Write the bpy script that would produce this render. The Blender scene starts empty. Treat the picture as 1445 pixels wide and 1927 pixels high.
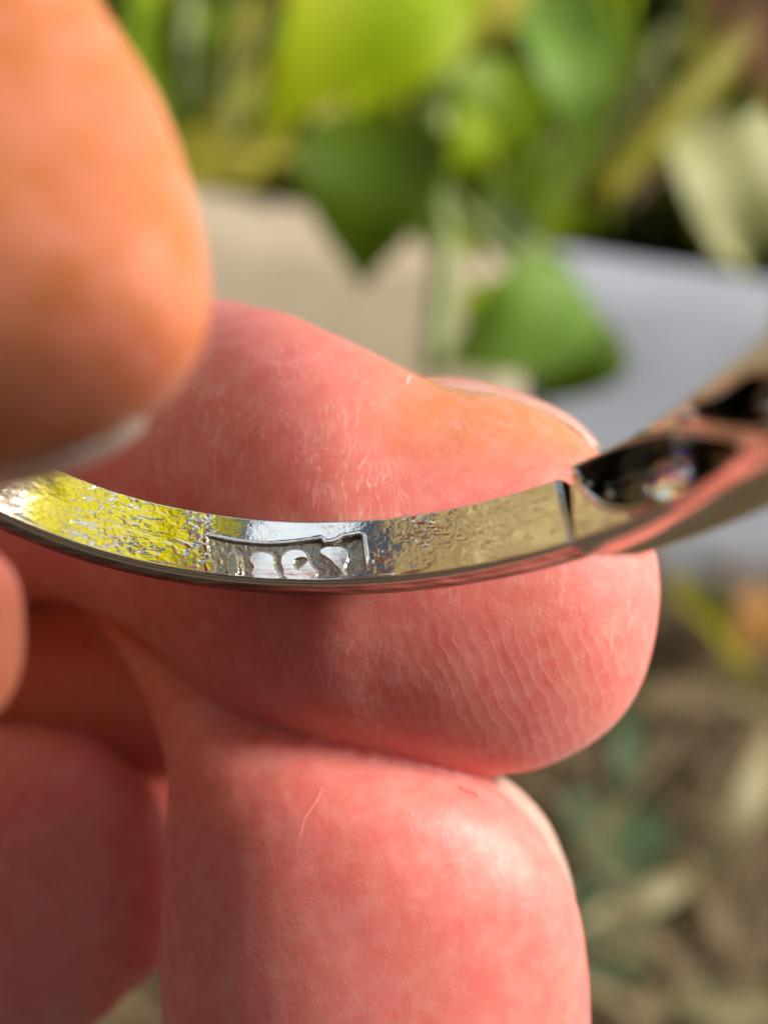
import bpy, bmesh, math, random
import numpy as np
from mathutils import Vector, Matrix
random.seed(7); rng = np.random.default_rng(7)
R_ = math.radians
S = bpy.context.scene
C = S.collection
# one Blender unit is about 7 mm
# ------------------------------------------------------------------ camera
H = 42.0                                    # height of the lens over the ground
F = 1650.0; CX, CY = 722.5, 963.5           # focal length and centre in photo pixels
PITCH = R_(40)
cam_d = bpy.data.cameras.new('camera'); cam = bpy.data.objects.new('camera', cam_d); C.objects.link(cam)
cam.location = (0, 0, H); cam.rotation_euler = (R_(90) - PITCH, 0, 0)
cam_d.sensor_fit = 'HORIZONTAL'; cam_d.sensor_width = 36; cam_d.lens = 36 * F / 1445
cam_d.clip_start = 0.02; cam_d.clip_end = 20000
cam_d.dof.use_dof = True; cam_d.dof.focus_distance = 2.99
cam_d.dof.aperture_fstop = cam_d.lens * 1e-3 / (2 * 0.070)
S.camera = cam
MAT = np.array([[1, 0, 0], [0, math.sin(PITCH), -math.cos(PITCH)], [0, math.cos(PITCH), math.sin(PITCH)]])
def to_world(P):                            # (right, up, forward) of the lens -> world
    P = np.asarray(P, float).reshape(-1, 3) * [1, 1, -1]
    return P @ MAT.T + [0, 0, H]
def unp(x, y, d): return np.array([(x - CX) / F * d, (CY - y) / F * d, d])
def wp(x, y, d): return to_world(unp(x, y, d))[0]
def ray_plane(x, y, z):
    v = to_world(unp(x, y, 1.0))[0] - [0, 0, H]
    return np.array([0, 0, H]) + v * ((z - H) / v[2])
# ------------------------------------------------------------------ world, sun, exposure
SUN_AZ, SUN_EL = R_(90), R_(31)
SUN_TO = np.array([math.sin(SUN_AZ) * math.cos(SUN_EL), math.cos(SUN_AZ) * math.cos(SUN_EL), math.sin(SUN_EL)])
w = bpy.data.worlds.new("World"); S.world = w; w.use_nodes = True
nt = w.node_tree; nt.nodes.clear()
sky = nt.nodes.new('ShaderNodeTexSky'); sky.sky_type = 'NISHITA'; sky.sun_disc = False
sky.sun_elevation = math.asin(SUN_TO[2]); sky.sun_rotation = math.atan2(SUN_TO[0], SUN_TO[1])
sky.dust_density = 1.3; sky.air_density = 1.0; sky.ozone_density = 1.0
bg = nt.nodes.new('ShaderNodeBackground'); bg.inputs[1].default_value = 0.05
wo = nt.nodes.new('ShaderNodeOutputWorld')
# broken white cloud over the blue
tcw = nt.nodes.new('ShaderNodeTexCoord'); cn = nt.nodes.new('ShaderNodeTexNoise'); cn.inputs['Scale'].default_value = 2.6; cmap = nt.nodes.new('ShaderNodeMapping'); cmap.inputs['Location'].default_value = (-0.19, -4.07, 0.47)
cn.inputs['Detail'].default_value = 5; nt.links.new(tcw.outputs['Generated'], cmap.inputs['Vector']); nt.links.new(cmap.outputs[0], cn.inputs['Vector'])
cr = nt.nodes.new('ShaderNodeValToRGB'); cr.color_ramp.elements[0].position = 0.50; cr.color_ramp.elements[1].position = 0.60
nt.links.new(cn.outputs['Fac'], cr.inputs[0])
cm = nt.nodes.new('ShaderNodeMix'); cm.data_type = 'RGBA'; cm.inputs[7].default_value = (17, 19, 22, 1)
nt.links.new(cr.outputs[0], cm.inputs[0]); nt.links.new(sky.outputs[0], cm.inputs[6])
nt.links.new(cm.outputs[2], bg.inputs[0]); nt.links.new(bg.outputs[0], wo.inputs[0])
sl = bpy.data.lights.new('sun', 'SUN'); sun = bpy.data.objects.new('sun', sl); C.objects.link(sun)
sl.energy = 5.0; sl.angle = R_(16); sl.color = (1.0, 0.95, 0.87)
sun.rotation_euler = Vector(-SUN_TO).to_track_quat('-Z', 'Y').to_euler()
S.view_settings.view_transform = 'Standard'; S.view_settings.look = 'None'
S.view_settings.exposure = 0.5; S.view_settings.gamma = 1.0
S.cycles.max_bounces = 12; S.cycles.transmission_bounces = 10; S.cycles.sample_clamp_indirect = 8
S.unit_settings.system = 'METRIC'; S.unit_settings.scale_length = 0.007

# ------------------------------------------------------------------ helpers
def mesh_obj(name, V, Fc, mat=None, parent=None, smooth=True, normals=None):
    me = bpy.data.meshes.new(name)
    me.from_pydata([tuple(v) for v in np.asarray(V)], [], [tuple(int(i) for i in f) for f in Fc])
    if mat: me.materials.append(mat)
    if smooth: me.polygons.foreach_set('use_smooth', [True] * len(me.polygons))
    me.update()
    if normals is not None: me.normals_split_custom_set_from_vertices([tuple(n) for n in normals])
    o = bpy.data.objects.new(name, me); C.objects.link(o)
    if parent is not None: o.parent = parent
    return o
def tag(o, label=None, cat=None, group=None, kind=None):
    for k, v in (('label', label), ('category', cat), ('group', group), ('kind', kind)):
        if v: o[k] = v
    return o
def empty(name, loc):
    o = bpy.data.objects.new(name, None); C.objects.link(o); o.location = tuple(loc); o.empty_display_size = 0.2
    return o
def adopt(o, parent):                       # keep world place under an unrotated parent
    o.parent = parent; o.matrix_parent_inverse = Matrix.Translation(-Vector(parent.location)); return o
def catmull(K, n):
    K = np.asarray(K, float); out = []
    P = np.vstack([2 * K[0] - K[1], K, 2 * K[-1] - K[-2]])
    for i in range(1, len(P) - 2):
        for j in range(n):
            t = j / n
            out.append(0.5 * (2 * P[i] + (P[i + 1] - P[i - 1]) * t + (2 * P[i - 1] - 5 * P[i] + 4 * P[i + 1] - P[i + 2]) * t * t
                              + (3 * P[i] - P[i - 1] - 3 * P[i + 1] + P[i + 2]) * t ** 3))
    out.append(K[-1]); return np.array(out)
def noise2(x, y, seed=0):                   # smooth value noise, -1..1
    xi = np.floor(x).astype(np.int64); yi = np.floor(y).astype(np.int64)
    fx = x - xi; fy = y - yi
    fx = fx * fx * fx * (fx * (fx * 6 - 15) + 10); fy = fy * fy * fy * (fy * (fy * 6 - 15) + 10)
    def h(a, b):
        n = (a * 374761393 + b * 668265263 + seed * 974634777) & 0xFFFFFFFF
        n = ((n ^ (n >> 13)) * 1274126177) & 0xFFFFFFFF
        return ((n ^ (n >> 16)) & 0xFFFF) / 32767.5 - 1
    return (h(xi, yi) * (1 - fx) + h(xi + 1, yi) * fx) * (1 - fy) + (h(xi, yi + 1) * (1 - fx) + h(xi + 1, yi + 1) * fx) * fy
def fbm2(x, y, o=3, seed=0):
    return sum(noise2(x * 2 ** i + 17.3 * i, y * 2 ** i - 9.1 * i, seed + i) * 0.5 ** i for i in range(o))
def sstep(a, b, x):
    t = np.clip((x - a) / (b - a), 0, 1); return t * t * (3 - 2 * t)
def sdf_poly(X, Y, poly):                   # negative inside
    poly = np.asarray(poly, float); d = np.full(X.shape, 1e9); ins = np.zeros(X.shape, bool)
    for (ax, ay), (bx, by) in zip(poly, np.roll(poly, -1, 0)):
        ex, ey = bx - ax, by - ay
        t = np.clip(((X - ax) * ex + (Y - ay) * ey) / (ex * ex + ey * ey + 1e-12), 0, 1)
        d = np.minimum(d, np.hypot(X - ax - t * ex, Y - ay - t * ey))
        if by != ay:
            ins ^= ((ay > Y) != (by > Y)) & (X < (bx - ax) * (Y - ay) / (by - ay) + ax)
    return np.where(ins, -d, d)
def chaikin(P, n=2):
    P = np.asarray(P, float)
    for _ in range(n):
        Q = np.roll(P, -1, 0); P = np.stack([.75 * P + .25 * Q, .25 * P + .75 * Q], 1).reshape(-1, 2)
    return P

# ------------------------------------------------------------------ materials
class NT:
    def __init__(s, name):
        s.m = bpy.data.materials.new(name); s.m.use_nodes = True; s.t = s.m.node_tree; s.t.nodes.clear()
        s.out = s.n('ShaderNodeOutputMaterial')
    def n(s, typ, **kw):
        nd = s.t.nodes.new(typ)
        for k, v in kw.items():
            if k.startswith('i_'):
                key = k[2:]; nd.inputs[int(key) if key.isdigit() else key.replace('_', ' ')].default_value = v
            else: setattr(nd, k, v)
        return nd
    def l(s, a, b): s.t.links.new(a, b)
    def noise(s, vec, scale, detail=3, rough=0.5, dist=0.0):
        nd = s.n('ShaderNodeTexNoise', i_Scale=scale, i_Detail=detail, i_Roughness=rough, i_Distortion=dist)
        if vec is not None: s.l(vec, nd.inputs['Vector'])
        return nd.outputs['Fac']
    def ramp(s, fac, stops):
        nd = s.n('ShaderNodeValToRGB'); e = nd.color_ramp.elements
        while len(e) < len(stops): e.new(0.5)
        for el, (p, c) in zip(e, stops):
            el.position = p; el.color = c if len(c) == 4 else (*c, 1)
        s.l(fac, nd.inputs[0]); return nd.outputs[0]
    def mix(s, fac, a, b, mode='MIX'):
        nd = s.n('ShaderNodeMix', data_type='RGBA', blend_type=mode)
        for v, i in ((fac, 0), (a, 6), (b, 7)):
            if hasattr(v, 'is_output'): s.l(v, nd.inputs[i])
            else: nd.inputs[i].default_value = v if not isinstance(v, tuple) else ((*v, 1) if len(v) == 3 else v)
        return nd.outputs[2]
    def math(s, op, a, b=0.0, clamp=False):
        nd = s.n('ShaderNodeMath', operation=op, use_clamp=clamp)
        for v, i in ((a, 0), (b, 1)):
            if hasattr(v, 'is_output'): s.l(v, nd.inputs[i])
            else: nd.inputs[i].default_value = v
        return nd.outputs[0]
    def mapping(s, rot=(0, 0, 0), scale=(1, 1, 1)):
        tc = s.n('ShaderNodeTexCoord'); mp = s.n('ShaderNodeMapping')
        mp.inputs['Rotation'].default_value = rot; mp.inputs['Scale'].default_value = scale
        s.l(tc.outputs['Object'], mp.inputs['Vector']); return mp.outputs[0]
    def bump(s, h, strength, dist, prev=None):
        nd = s.n('ShaderNodeBump', i_Strength=strength, i_Distance=dist)
        s.l(h, nd.inputs['Height'])
        if prev is not None: s.l(prev, nd.inputs['Normal'])
        return nd.outputs[0]
    def principled(s, **kw):
        p = s.n('ShaderNodeBsdfPrincipled')
        for k, v in kw.items():
            key = k.replace('_', ' ')
            if hasattr(v, 'is_output'): s.l(v, p.inputs[key])
            else: p.inputs[key].default_value = v if not (isinstance(v, tuple) and len(v) == 3 and 'Radius' not in key) else (*v, 1)
        s.l(p.outputs[0], s.out.inputs[0]); return p

def skin_material():
    t = NT('skin'); v = t.mapping()
    blot = t.noise(v, 1.1, 3); fine = t.noise(v, 7, 4, 0.6)
    at = t.n('ShaderNodeAttribute', attribute_name='tan')
    col = t.mix(blot, (0.62, 0.135, 0.108), (0.68, 0.17, 0.148))
    col = t.mix(t.math('MULTIPLY', at.outputs['Fac'], 0.95), col, t.mix(t.math('GREATER_THAN', at.outputs['Fac'], 0.96), (0.54, 0.20, 0.07), (0.46, 0.155, 0.042)))
    col = t.mix(t.ramp(fine, [(0.35, (0, 0, 0)), (0.75, (1, 1, 1))]), col, t.mix(0.35, col, (0.74, 0.32, 0.25)))
    col = t.mix(t.ramp(t.noise(v, 12, 3, 0.65), [(0.42, (0, 0, 0)), (0.70, (0.40,) * 3)]), col, (0.74, 0.31, 0.27))
    def strokes(rot, sc, seed, lo, hi):
        m = t.n('ShaderNodeMapping'); m.inputs['Rotation'].default_value = rot; m.inputs['Scale'].default_value = sc
        m.inputs['Location'].default_value = (seed, seed * 1.7, seed * 0.3)
        # wobble the coordinates so that the lines are never ruled
        wob = t.n('ShaderNodeTexNoise', i_Scale=4.0, i_Detail=2.0); t.l(v, wob.inputs['Vector'])
        add = t.n('ShaderNodeVectorMath', operation='MULTIPLY_ADD'); add.inputs[1].default_value = (0.10,) * 3
        t.l(wob.outputs['Color'], add.inputs[0]); t.l(v, add.inputs[2]); t.l(add.outputs[0], m.inputs['Vector'])
        nz = t.noise(m.outputs[0], 1.0, 2, 0.55)
        band = t.math('ABSOLUTE', t.math('SUBTRACT', nz, 0.5))
        return t.ramp(band, [(lo, (1, 1, 1)), (hi, (0, 0, 0))])
    l1 = strokes((0, 0, R_(-32)), (21, 3.4, 8), 3.1, 0.000, 0.022)
    l2 = strokes((0, 0, R_(40)), (17, 4.5, 9), 9.4, 0.000, 0.016)
    l3 = strokes((0, 0, R_(-20)), (36, 6, 14), 5.7, 0.000, 0.03)
    m1 = t.ramp(t.noise(v, 1.9, 2), [(0.45, (0, 0, 0)), (0.62, (1, 1, 1))])
    m2 = t.ramp(t.noise(v, 2.6, 2, 0.5, 0.4), [(0.50, (0, 0, 0)), (0.66, (1, 1, 1))])
    lines = t.math('MAXIMUM', t.math('MULTIPLY', l1, m1), t.math('MULTIPLY', l2, m2))
    flake = t.ramp(t.noise(v, 16, 4, 0.75), [(0.66, (0, 0, 0)), (0.74, (1, 1, 1))])
    flake = t.math('MULTIPLY', flake, m2)
    dry = t.n('ShaderNodeAttribute', attribute_name='dry').outputs['Fac']
    wv = t.n('ShaderNodeTexWave', wave_type='BANDS', bands_direction='X', i_Scale=6.2, i_Distortion=6.0, i_Detail=2.5, i_Detail_Scale=1.1)
    mw = t.n('ShaderNodeMapping'); mw.inputs['Rotation'].default_value = (0, 0, R_(-25)); t.l(v, mw.inputs['Vector']); t.l(mw.outputs[0], wv.inputs['Vector'])
    ridge = t.math('MULTIPLY', wv.outputs['Fac'], t.n('ShaderNodeAttribute', attribute_name='ridge').outputs['Fac'])
    lines = t.math('MULTIPLY', lines, dry); flake = t.math('MULTIPLY', flake, dry)
    lines = t.math('MAXIMUM', lines, t.math('MULTIPLY', t.ramp(ridge, [(0.80, (0, 0, 0)), (0.99, (1, 1, 1))]), 0.30))
    pale = t.math('MAXIMUM', t.math('MULTIPLY', lines, 0.33), t.math('MULTIPLY', flake, 0.5), True)
    col = t.mix(pale, col, (0.86, 0.62, 0.53))
    vor = t.n('ShaderNodeTexVoronoi', feature='DISTANCE_TO_EDGE', i_Scale=26.0); t.l(v, vor.inputs['Vector'])
    cells = t.ramp(vor.outputs['Distance'], [(0.0, (0, 0, 0)), (0.12, (1, 1, 1))])
    b = t.bump(t.noise(v, 22, 3, 0.6), 0.10, 0.02)
    b = t.bump(cells, 0.07, 0.010, b)
    b = t.bump(t.math('MAXIMUM', lines, t.math('MULTIPLY', l3, 0.5)), 0.16, 0.012, b)
    b = t.bump(ridge, 0.035, 0.02, b)
    t.principled(Base_Color=col, Roughness=0.50, Specular_IOR_Level=t.math('SUBTRACT', 0.48, t.math('MULTIPLY', at.outputs['Fac'], 0.35)), Sheen_Weight=0.08, Sheen_Roughness=0.45, Subsurface_Weight=1.0,
                 Subsurface_Radius=(1.0, 0.26, 0.15), Subsurface_Scale=0.30, Normal=b)
    return t.m
def nail_material(name, c):
    t = NT(name); v = t.mapping()
    col = t.mix(t.ramp(t.noise(v, 14, 4, 0.7), [(0.4, (0, 0, 0)), (0.72, (1, 1, 1))]), c, (0.66, 0.42, 0.36))
    b = t.bump(t.noise(v, 40, 3, 0.6), 0.3, 0.01)
    t.principled(Base_Color=col, Roughness=0.38, Specular_IOR_Level=0.5, Subsurface_Weight=0.8,
                 Subsurface_Radius=(1.0, 0.45, 0.3), Subsurface_Scale=0.1, Normal=b)
    return t.m
def metal_material():
    t = NT('white_gold'); v = t.mapping()
    col = t.mix(t.noise(v, 9, 3), (0.74, 0.71, 0.64), (0.66, 0.63, 0.56))
    rough = t.ramp(t.noise(v, 6, 4, 0.6), [(0.3, (0.07,) * 3), (0.7, (0.17,) * 3)])
    m = t.n('ShaderNodeMapping'); m.inputs['Scale'].default_value = (6, 60, 60); t.l(v, m.inputs['Vector'])
    b = t.bump(t.noise(m.outputs[0], 1.0, 4, 0.6), 0.10, 0.006)
    b = t.bump(t.noise(v, 120, 2), 0.05, 0.004, b)
    t.principled(Base_Color=col, Metallic=1.0, Roughness=rough, Normal=b)
    return t.m
def diamond_material():
    t = NT('diamond'); sh = None
    for c, ior in (((1, 0, 0, 1), 2.413), ((0, 1, 0, 1), 2.42), ((0, 0, 1, 1), 2.432)):
        g = t.n('ShaderNodeBsdfGlass', i_Roughness=0.0, i_IOR=ior); g.inputs['Color'].default_value = c
        if sh is None: sh = g
        else:
            a = t.n('ShaderNodeAddShader'); t.l(sh.outputs[0], a.inputs[0]); t.l(g.outputs[0], a.inputs[1]); sh = a
    t.l(sh.outputs[0], t.out.inputs[0]); return t.m
def leaf_material(name, a, b, trans, tw=0.45, rough=0.45, spread=4.0):
    t = NT(name); v = t.mapping()
    gi = t.n('ShaderNodeNewGeometry')
    f = t.math('ADD', t.math('MULTIPLY', t.noise(v, 0.35 * spread, 3), 0.7), t.math('MULTIPLY', gi.outputs['Random Per Island'], 0.4))
    col = t.mix(t.ramp(f, [(0.3, (0, 0, 0)), (0.8, (1, 1, 1))]), a, b)
    p = t.principled(Base_Color=col, Roughness=rough, Specular_IOR_Level=0.2, Normal=t.bump(t.noise(v, 3.0 * spread, 3), 0.3, 0.1))
    tr = t.n('ShaderNodeBsdfTranslucent')
    t.l(t.mix(0.5, t.mix(0.75, col, trans), trans), tr.inputs['Color'])
    mx = t.n('ShaderNodeMixShader'); mx.inputs[0].default_value = tw
    t.l(p.outputs[0], mx.inputs[1]); t.l(tr.outputs[0], mx.inputs[2]); t.l(mx.outputs[0], t.out.inputs[0])
    return t.m
def rough_material(name, a, b, c, scale=0.3, rough=0.9, bump=0.5):
    t = NT(name); v = t.mapping()
    f = t.noise(v, scale, 5, 0.6)
    col = t.mix(t.ramp(f, [(0.35, (0, 0, 0)), (0.68, (1, 1, 1))]), a, b)
    col = t.mix(t.ramp(t.noise(v, scale * 9, 3), [(0.52, (0, 0, 0)), (0.7, (1, 1, 1))]), col, c)
    t.principled(Base_Color=col, Roughness=rough, Normal=t.bump(t.noise(v, scale * 14, 4), bump, 0.4 / scale * 0.1))
    return t.m
M_skin = skin_material()
M_nail = nail_material('fingernail', (0.66, 0.27, 0.21))
M_nailw = nail_material('fingernail_free_edge', (0.50, 0.30, 0.24))
def dark_metal():  # dark colour paints the shade inside the gallery openings into the metal
    t = NT('unpolished_shaded_gold'); v = t.mapping()
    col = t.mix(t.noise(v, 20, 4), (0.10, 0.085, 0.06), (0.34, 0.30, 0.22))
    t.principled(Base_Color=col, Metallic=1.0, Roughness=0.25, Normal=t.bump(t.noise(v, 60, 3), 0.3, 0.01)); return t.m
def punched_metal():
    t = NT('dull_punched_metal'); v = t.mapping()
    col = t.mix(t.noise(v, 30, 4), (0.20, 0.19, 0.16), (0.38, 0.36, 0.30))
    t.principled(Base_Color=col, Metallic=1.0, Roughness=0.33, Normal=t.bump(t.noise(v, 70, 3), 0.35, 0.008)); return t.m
def shade_painted():  # darker copy of the ring metal, paints a shaded reflection on the side
    t = NT('shade_painted_gold'); v = t.mapping()
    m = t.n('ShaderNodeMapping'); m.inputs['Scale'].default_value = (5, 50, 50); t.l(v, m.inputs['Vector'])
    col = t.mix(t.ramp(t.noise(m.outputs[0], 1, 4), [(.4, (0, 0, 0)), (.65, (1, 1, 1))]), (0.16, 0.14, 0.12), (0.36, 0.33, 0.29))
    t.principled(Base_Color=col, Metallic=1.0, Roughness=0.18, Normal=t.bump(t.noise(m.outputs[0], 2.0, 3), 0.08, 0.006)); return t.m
M_edge = shade_painted()
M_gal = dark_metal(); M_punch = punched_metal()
M_nailt = nail_material('thumbnail_edge', (0.80, 0.62, 0.54))
M_metal = metal_material(); M_dia = diamond_material()
M_kerbL = rough_material('sun_tinted_concrete', (0.40, 0.31, 0.21), (0.46, 0.37, 0.26), (0.33, 0.27, 0.19), 0.25)  # warm cast of sunlight and leaf reflection is put into this colour
M_kerbR = rough_material('grey_concrete', (0.27, 0.28, 0.32), (0.32, 0.33, 0.37), (0.24, 0.25, 0.28), 0.25)
M_soil = rough_material('soil', (0.055, 0.038, 0.024), (0.10, 0.07, 0.045), (0.15, 0.11, 0.07), 0.25)
M_straw = leaf_material('dry_straw', (0.15, 0.10, 0.055), (0.26, 0.19, 0.10), (0.22, 0.15, 0.07), 0.2, 0.7)
M_under = leaf_material('undergrowth_leaves', (0.035, 0.04, 0.003), (0.11, 0.12, 0.010), (0.22, 0.26, 0.01), 0.35)
M_dark = leaf_material('dark_green_leaf', (0.055, 0.10, 0.001), (0.075, 0.125, 0.002), (0.14, 0.24, 0.001), 0.3)
M_lime = leaf_material('lime_leaf', (0.32, 0.46, 0.012), (0.42, 0.54, 0.02), (0.75, 0.88, 0.012), 0.6)
M_mid = leaf_material('mid_green_leaf', (0.14, 0.24, 0.004), (0.19, 0.30, 0.008), (0.40, 0.55, 0.004), 0.5)
M_mint = leaf_material('mint_green_leaf', (0.16, 0.30, 0.045), (0.22, 0.36, 0.06), (0.36, 0.55, 0.03), 0.45)
M_yel = leaf_material('yellow_blade', (0.40, 0.36, 0.04), (0.48, 0.42, 0.06), (0.55, 0.48, 0.04), 0.3)
M_khaki = leaf_material('khaki_leaf', (0.34, 0.34, 0.13), (0.42, 0.42, 0.18), (0.45, 0.45, 0.15), 0.3)
M_olive = leaf_material('olive_stalk', (0.21, 0.19, 0.008), (0.27, 0.24, 0.012), (0.25, 0.22, 0.008), 0.15)
M_pale = leaf_material('pale_green_stem', (0.22, 0.28, 0.09), (0.28, 0.33, 0.12), (0.3, 0.35, 0.1), 0.2)
M_teal = leaf_material('dull_green_leaf', (0.075, 0.115, 0.05), (0.10, 0.145, 0.065), (0.12, 0.18, 0.06), 0.25)
M_brown = leaf_material('skin_reflection_leaf', (0.30, 0.17, 0.12), (0.40, 0.24, 0.17), (0.35, 0.18, 0.10), 0.2)
M_dull = leaf_material('dull_straw', (0.24, 0.20, 0.09), (0.31, 0.26, 0.13), (0.27, 0.22, 0.09), 0.2)
M_gold = leaf_material('gold_reflector_foliage', (0.72, 0.60, 0.34), (0.80, 0.70, 0.44), (0.7, 0.55, 0.28), 0.25)
M_lemon = leaf_material('lemon_leaf', (0.50, 0.50, 0.01), (0.60, 0.54, 0.01), (0.92, 0.84, 0.004), 0.65)
M_orange = leaf_material('orange_brown_leaf', (0.26, 0.11, 0.02), (0.32, 0.15, 0.03), (0.4, 0.15, 0.02), 0.3)

# ------------------------------------------------------------------ setting
def sheet(name, size, z, mat):
    o = mesh_obj(name, [(-size, -size, z), (size, -size, z), (size, size, z), (-size, size, z)], [(0, 1, 2, 3)], mat, smooth=False)
    return tag(o, kind='structure')
sheet('ground', 9000, 0.0, M_soil)

# kerb: two stones in one oblique row, top 22 units above the ground
ZT = 11.0
fr0, fr1 = ray_plane(380, 462, ZT), ray_plane(1445, 606, ZT)
bk0, bk1 = ray_plane(380, 352, ZT), ray_plane(1445, 520, ZT)
ft0, ft1 = ray_plane(380, 1010, 0), ray_plane(1445, 1165, 0)
def kerb_stone(name, s0, s1, mat, label):
    n = 30; rows = []
    for i in range(n + 1):
        t = s0 + (s1 - s0) * i / n; g, f, b = ft0 + (ft1 - ft0) * t, fr0 + (fr1 - fr0) * t, bk0 + (bk1 - bk0) * t
        j = lambda k: random.uniform(-k, k)
        prof = [(*g[:2], -1.0), (g[0] + j(.3), g[1] + j(.3), 1.2)]
        for q in (.25, .5, .75): c = g + (f - g) * q; prof.append((c[0], c[1], 1.2 + (ZT - 1.2) * q ** 1.15 + j(.08)))
        o_ = (b - f) / np.linalg.norm(b - f)
        prof += [(*(f - o_ * .8)[:2], ZT - .35 + j(.05)), (*(f + o_ * .2)[:2], ZT - .1 + j(.05)), (*(f + o_ * 1.2)[:2], ZT + j(.05)),
                 (*(b - o_ * .8)[:2], ZT + j(.05)), (*b[:2], ZT - .5), (*b[:2], -1.0)]
        rows.append(prof)
    m = len(rows[0]); Fc = [(i * m + k, i * m + k + 1, (i + 1) * m + k + 1, (i + 1) * m + k) for i in range(n) for k in range(m - 1)]
    Fc += [tuple(range(m))[::-1], tuple(n * m + k for k in range(m))]
    o = mesh_obj(name, np.array(rows).reshape(-1, 3), Fc, mat)
    return tag(o, label, 'kerb', 'stones of the garden kerb')
kerb_stone('kerb_stone', -1.2, 0.598, M_kerbL, 'concrete kerb stone tinted beige for sunlight, behind the fingers, left of the hanging leaves')
kerb_stone('kerb_stone', 0.606, 2.0, M_kerbR, 'bluish grey concrete kerb stone behind the jewelled shoulder of the ring')

# ------------------------------------------------------------------ leaves, blades and stems
def leaf_geo(base, tip, width, face, fold=0.25, curl=0.12, belly=0.4, n=12, wave=0.04):
    base, tip, face = (np.asarray(a, float) for a in (base, tip, face))
    ax = tip - base; L = np.linalg.norm(ax); ax /= L
    nrm = face - ax * (face @ ax); nrm /= np.linalg.norm(nrm); sd = np.cross(ax, nrm)
    V = []; Fc = []
    ph = random.uniform(0, 6)
    for i in range(n + 1):
        t = i / n
        wd = width * 0.5 * (t / belly) ** 0.6 * ((1 - t) / (1 - belly)) ** 1.05 if 0 < t < 1 else 0.012 * width
        c = base + ax * L * t + nrm * (math.sin(t * math.pi) * curl * L)
        for k in (-1, -.5, 0, .5, 1):
            V.append(c + sd * wd * k - nrm * (abs(k) * wd * fold) * -1 + nrm * wave * L * math.sin(ph + t * 9 + k * 2) * abs(k))
    for i in range(n):
        for k in range(4):
            a = i * 5 + k; Fc.append((a, a + 1, a + 6, a + 5))
    return V, Fc
def tube_geo(P, r, ns=8):
    P = np.asarray(P, float); r = np.broadcast_to(np.asarray(r, float), (len(P),)); V = []; Fc = []
    T = np.gradient(P, axis=0)
    for i, (p, tg) in enumerate(zip(P, T)):
        tg = tg / np.linalg.norm(tg); u = np.cross(tg, [0.31, 0.77, 0.55]); u /= np.linalg.norm(u); q = np.cross(tg, u)
        for k in range(ns):
            a = 2 * math.pi * k / ns; V.append(p + r[i] * (math.cos(a) * u + math.sin(a) * q))
    for i in range(len(P) - 1):
        for k in range(ns):
            Fc.append((i * ns + k, i * ns + (k + 1) % ns, (i + 1) * ns + (k + 1) % ns, (i + 1) * ns + k))
    Fc += [tuple(range(ns))[::-1], tuple((len(P) - 1) * ns + k for k in range(ns))]
    return V, Fc
def part(name, geo, mat, parent):
    o = mesh_obj(name, geo[0], geo[1], mat); return adopt(o, parent)
TOCAM = to_world([0, 0, -1])[0] - [0, 0, H]
SUNV = np.array(SUN_TO)
def leaf(parent, b, t, d, wpx, mat, dt=0.0, sunny=0.4, **kw):
    """b, t: where base and tip stand as seen from the lens, d: their distance; the blade turns to lens and sun."""
    B = wp(*b, d); T = wp(*t, d + dt)
    return part('leaf', leaf_geo(B, T, wpx / F * d, TOCAM * (1 - sunny) + SUNV * sunny, **kw), mat, parent)
def stem(parent, pts, d, rpx, mat, name='stem', taper=0.6):
    P = catmull([wp(x, y, d + dd) for x, y, dd in pts], 6)
    r = np.linspace(1, taper, len(P)) * rpx / F * d
    return part(name, tube_geo(P, r), mat, parent)
def foot(x, y, d, z=0.0): p = wp(x, y, d); return (p[0], p[1], z)

# the plant that hangs over the kerb
D = 33.0
pl = empty('leafy_plant', foot(880, 300, 52)); tag(pl, 'leafy green plant hanging over the kerb with lime, dark green and mint leaves', 'plant')
stem(pl, [(905, -420, 14), (870, -60, 5), (830, 160, 1), (815, 330, 0), (835, 460, -1), (815, 700, -2)], D, 26, M_pale, taper=0.8)
stem(pl, [(815, 330, 0), (760, 240, .2), (735, 120, 0), (760, -60, 1)], D, 20, M_olive)
stem(pl, [(830, 360, 0), (940, 470, -.5), (1010, 560, -1)], D, 17, M_pale)
stem(pl, [(850, 60, 3), (900, 220, 2), (930, 330, 1)], D, 14, M_olive)
leaf(pl, (800, -190), (490, 250), 30, 250, M_lime, 0, .6, belly=.5)
leaf(pl, (850, -110), (655, 225), 31, 210, M_lime, 0, .6, belly=.5)
leaf(pl, (712, 205), (682, 540), 31, 270, M_dark, 0, .0, belly=.45)
leaf(pl, (960, 110), (880, 345), 34, 190, M_mid, 1, .3)
leaf(pl, (1020, -20), (1105, 300), 31, 165, M_mint, 0, .1, belly=.45)
leaf(pl, (1085, 270), (985, 490), 35, 175, M_mid, 0, .5)
leaf(pl, (900, 390), (1035, 545), 34, 100, M_pale, 0, .3)
leaf(pl, (905, 340), (1040, 420), 37, 130, M_mint, 0, .2)
leaf(pl, (1110, 555), (835, 690), 28, 200, M_mint, 0, .5, belly=.42)
leaf(pl, (1130, 590), (1010, 760), 29, 190, M_dark, 0, .1, belly=.4)
leaf(pl, (880, 540), (1010, 690), 29, 140, M_lime, 0, .3)
leaf(pl, (720, 290), (800, 470), 33, 120, M_mid, 1, .5)
leaf(pl, (960, -130), (850, 130), 40, 190, M_yel, 0, .3)
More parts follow.
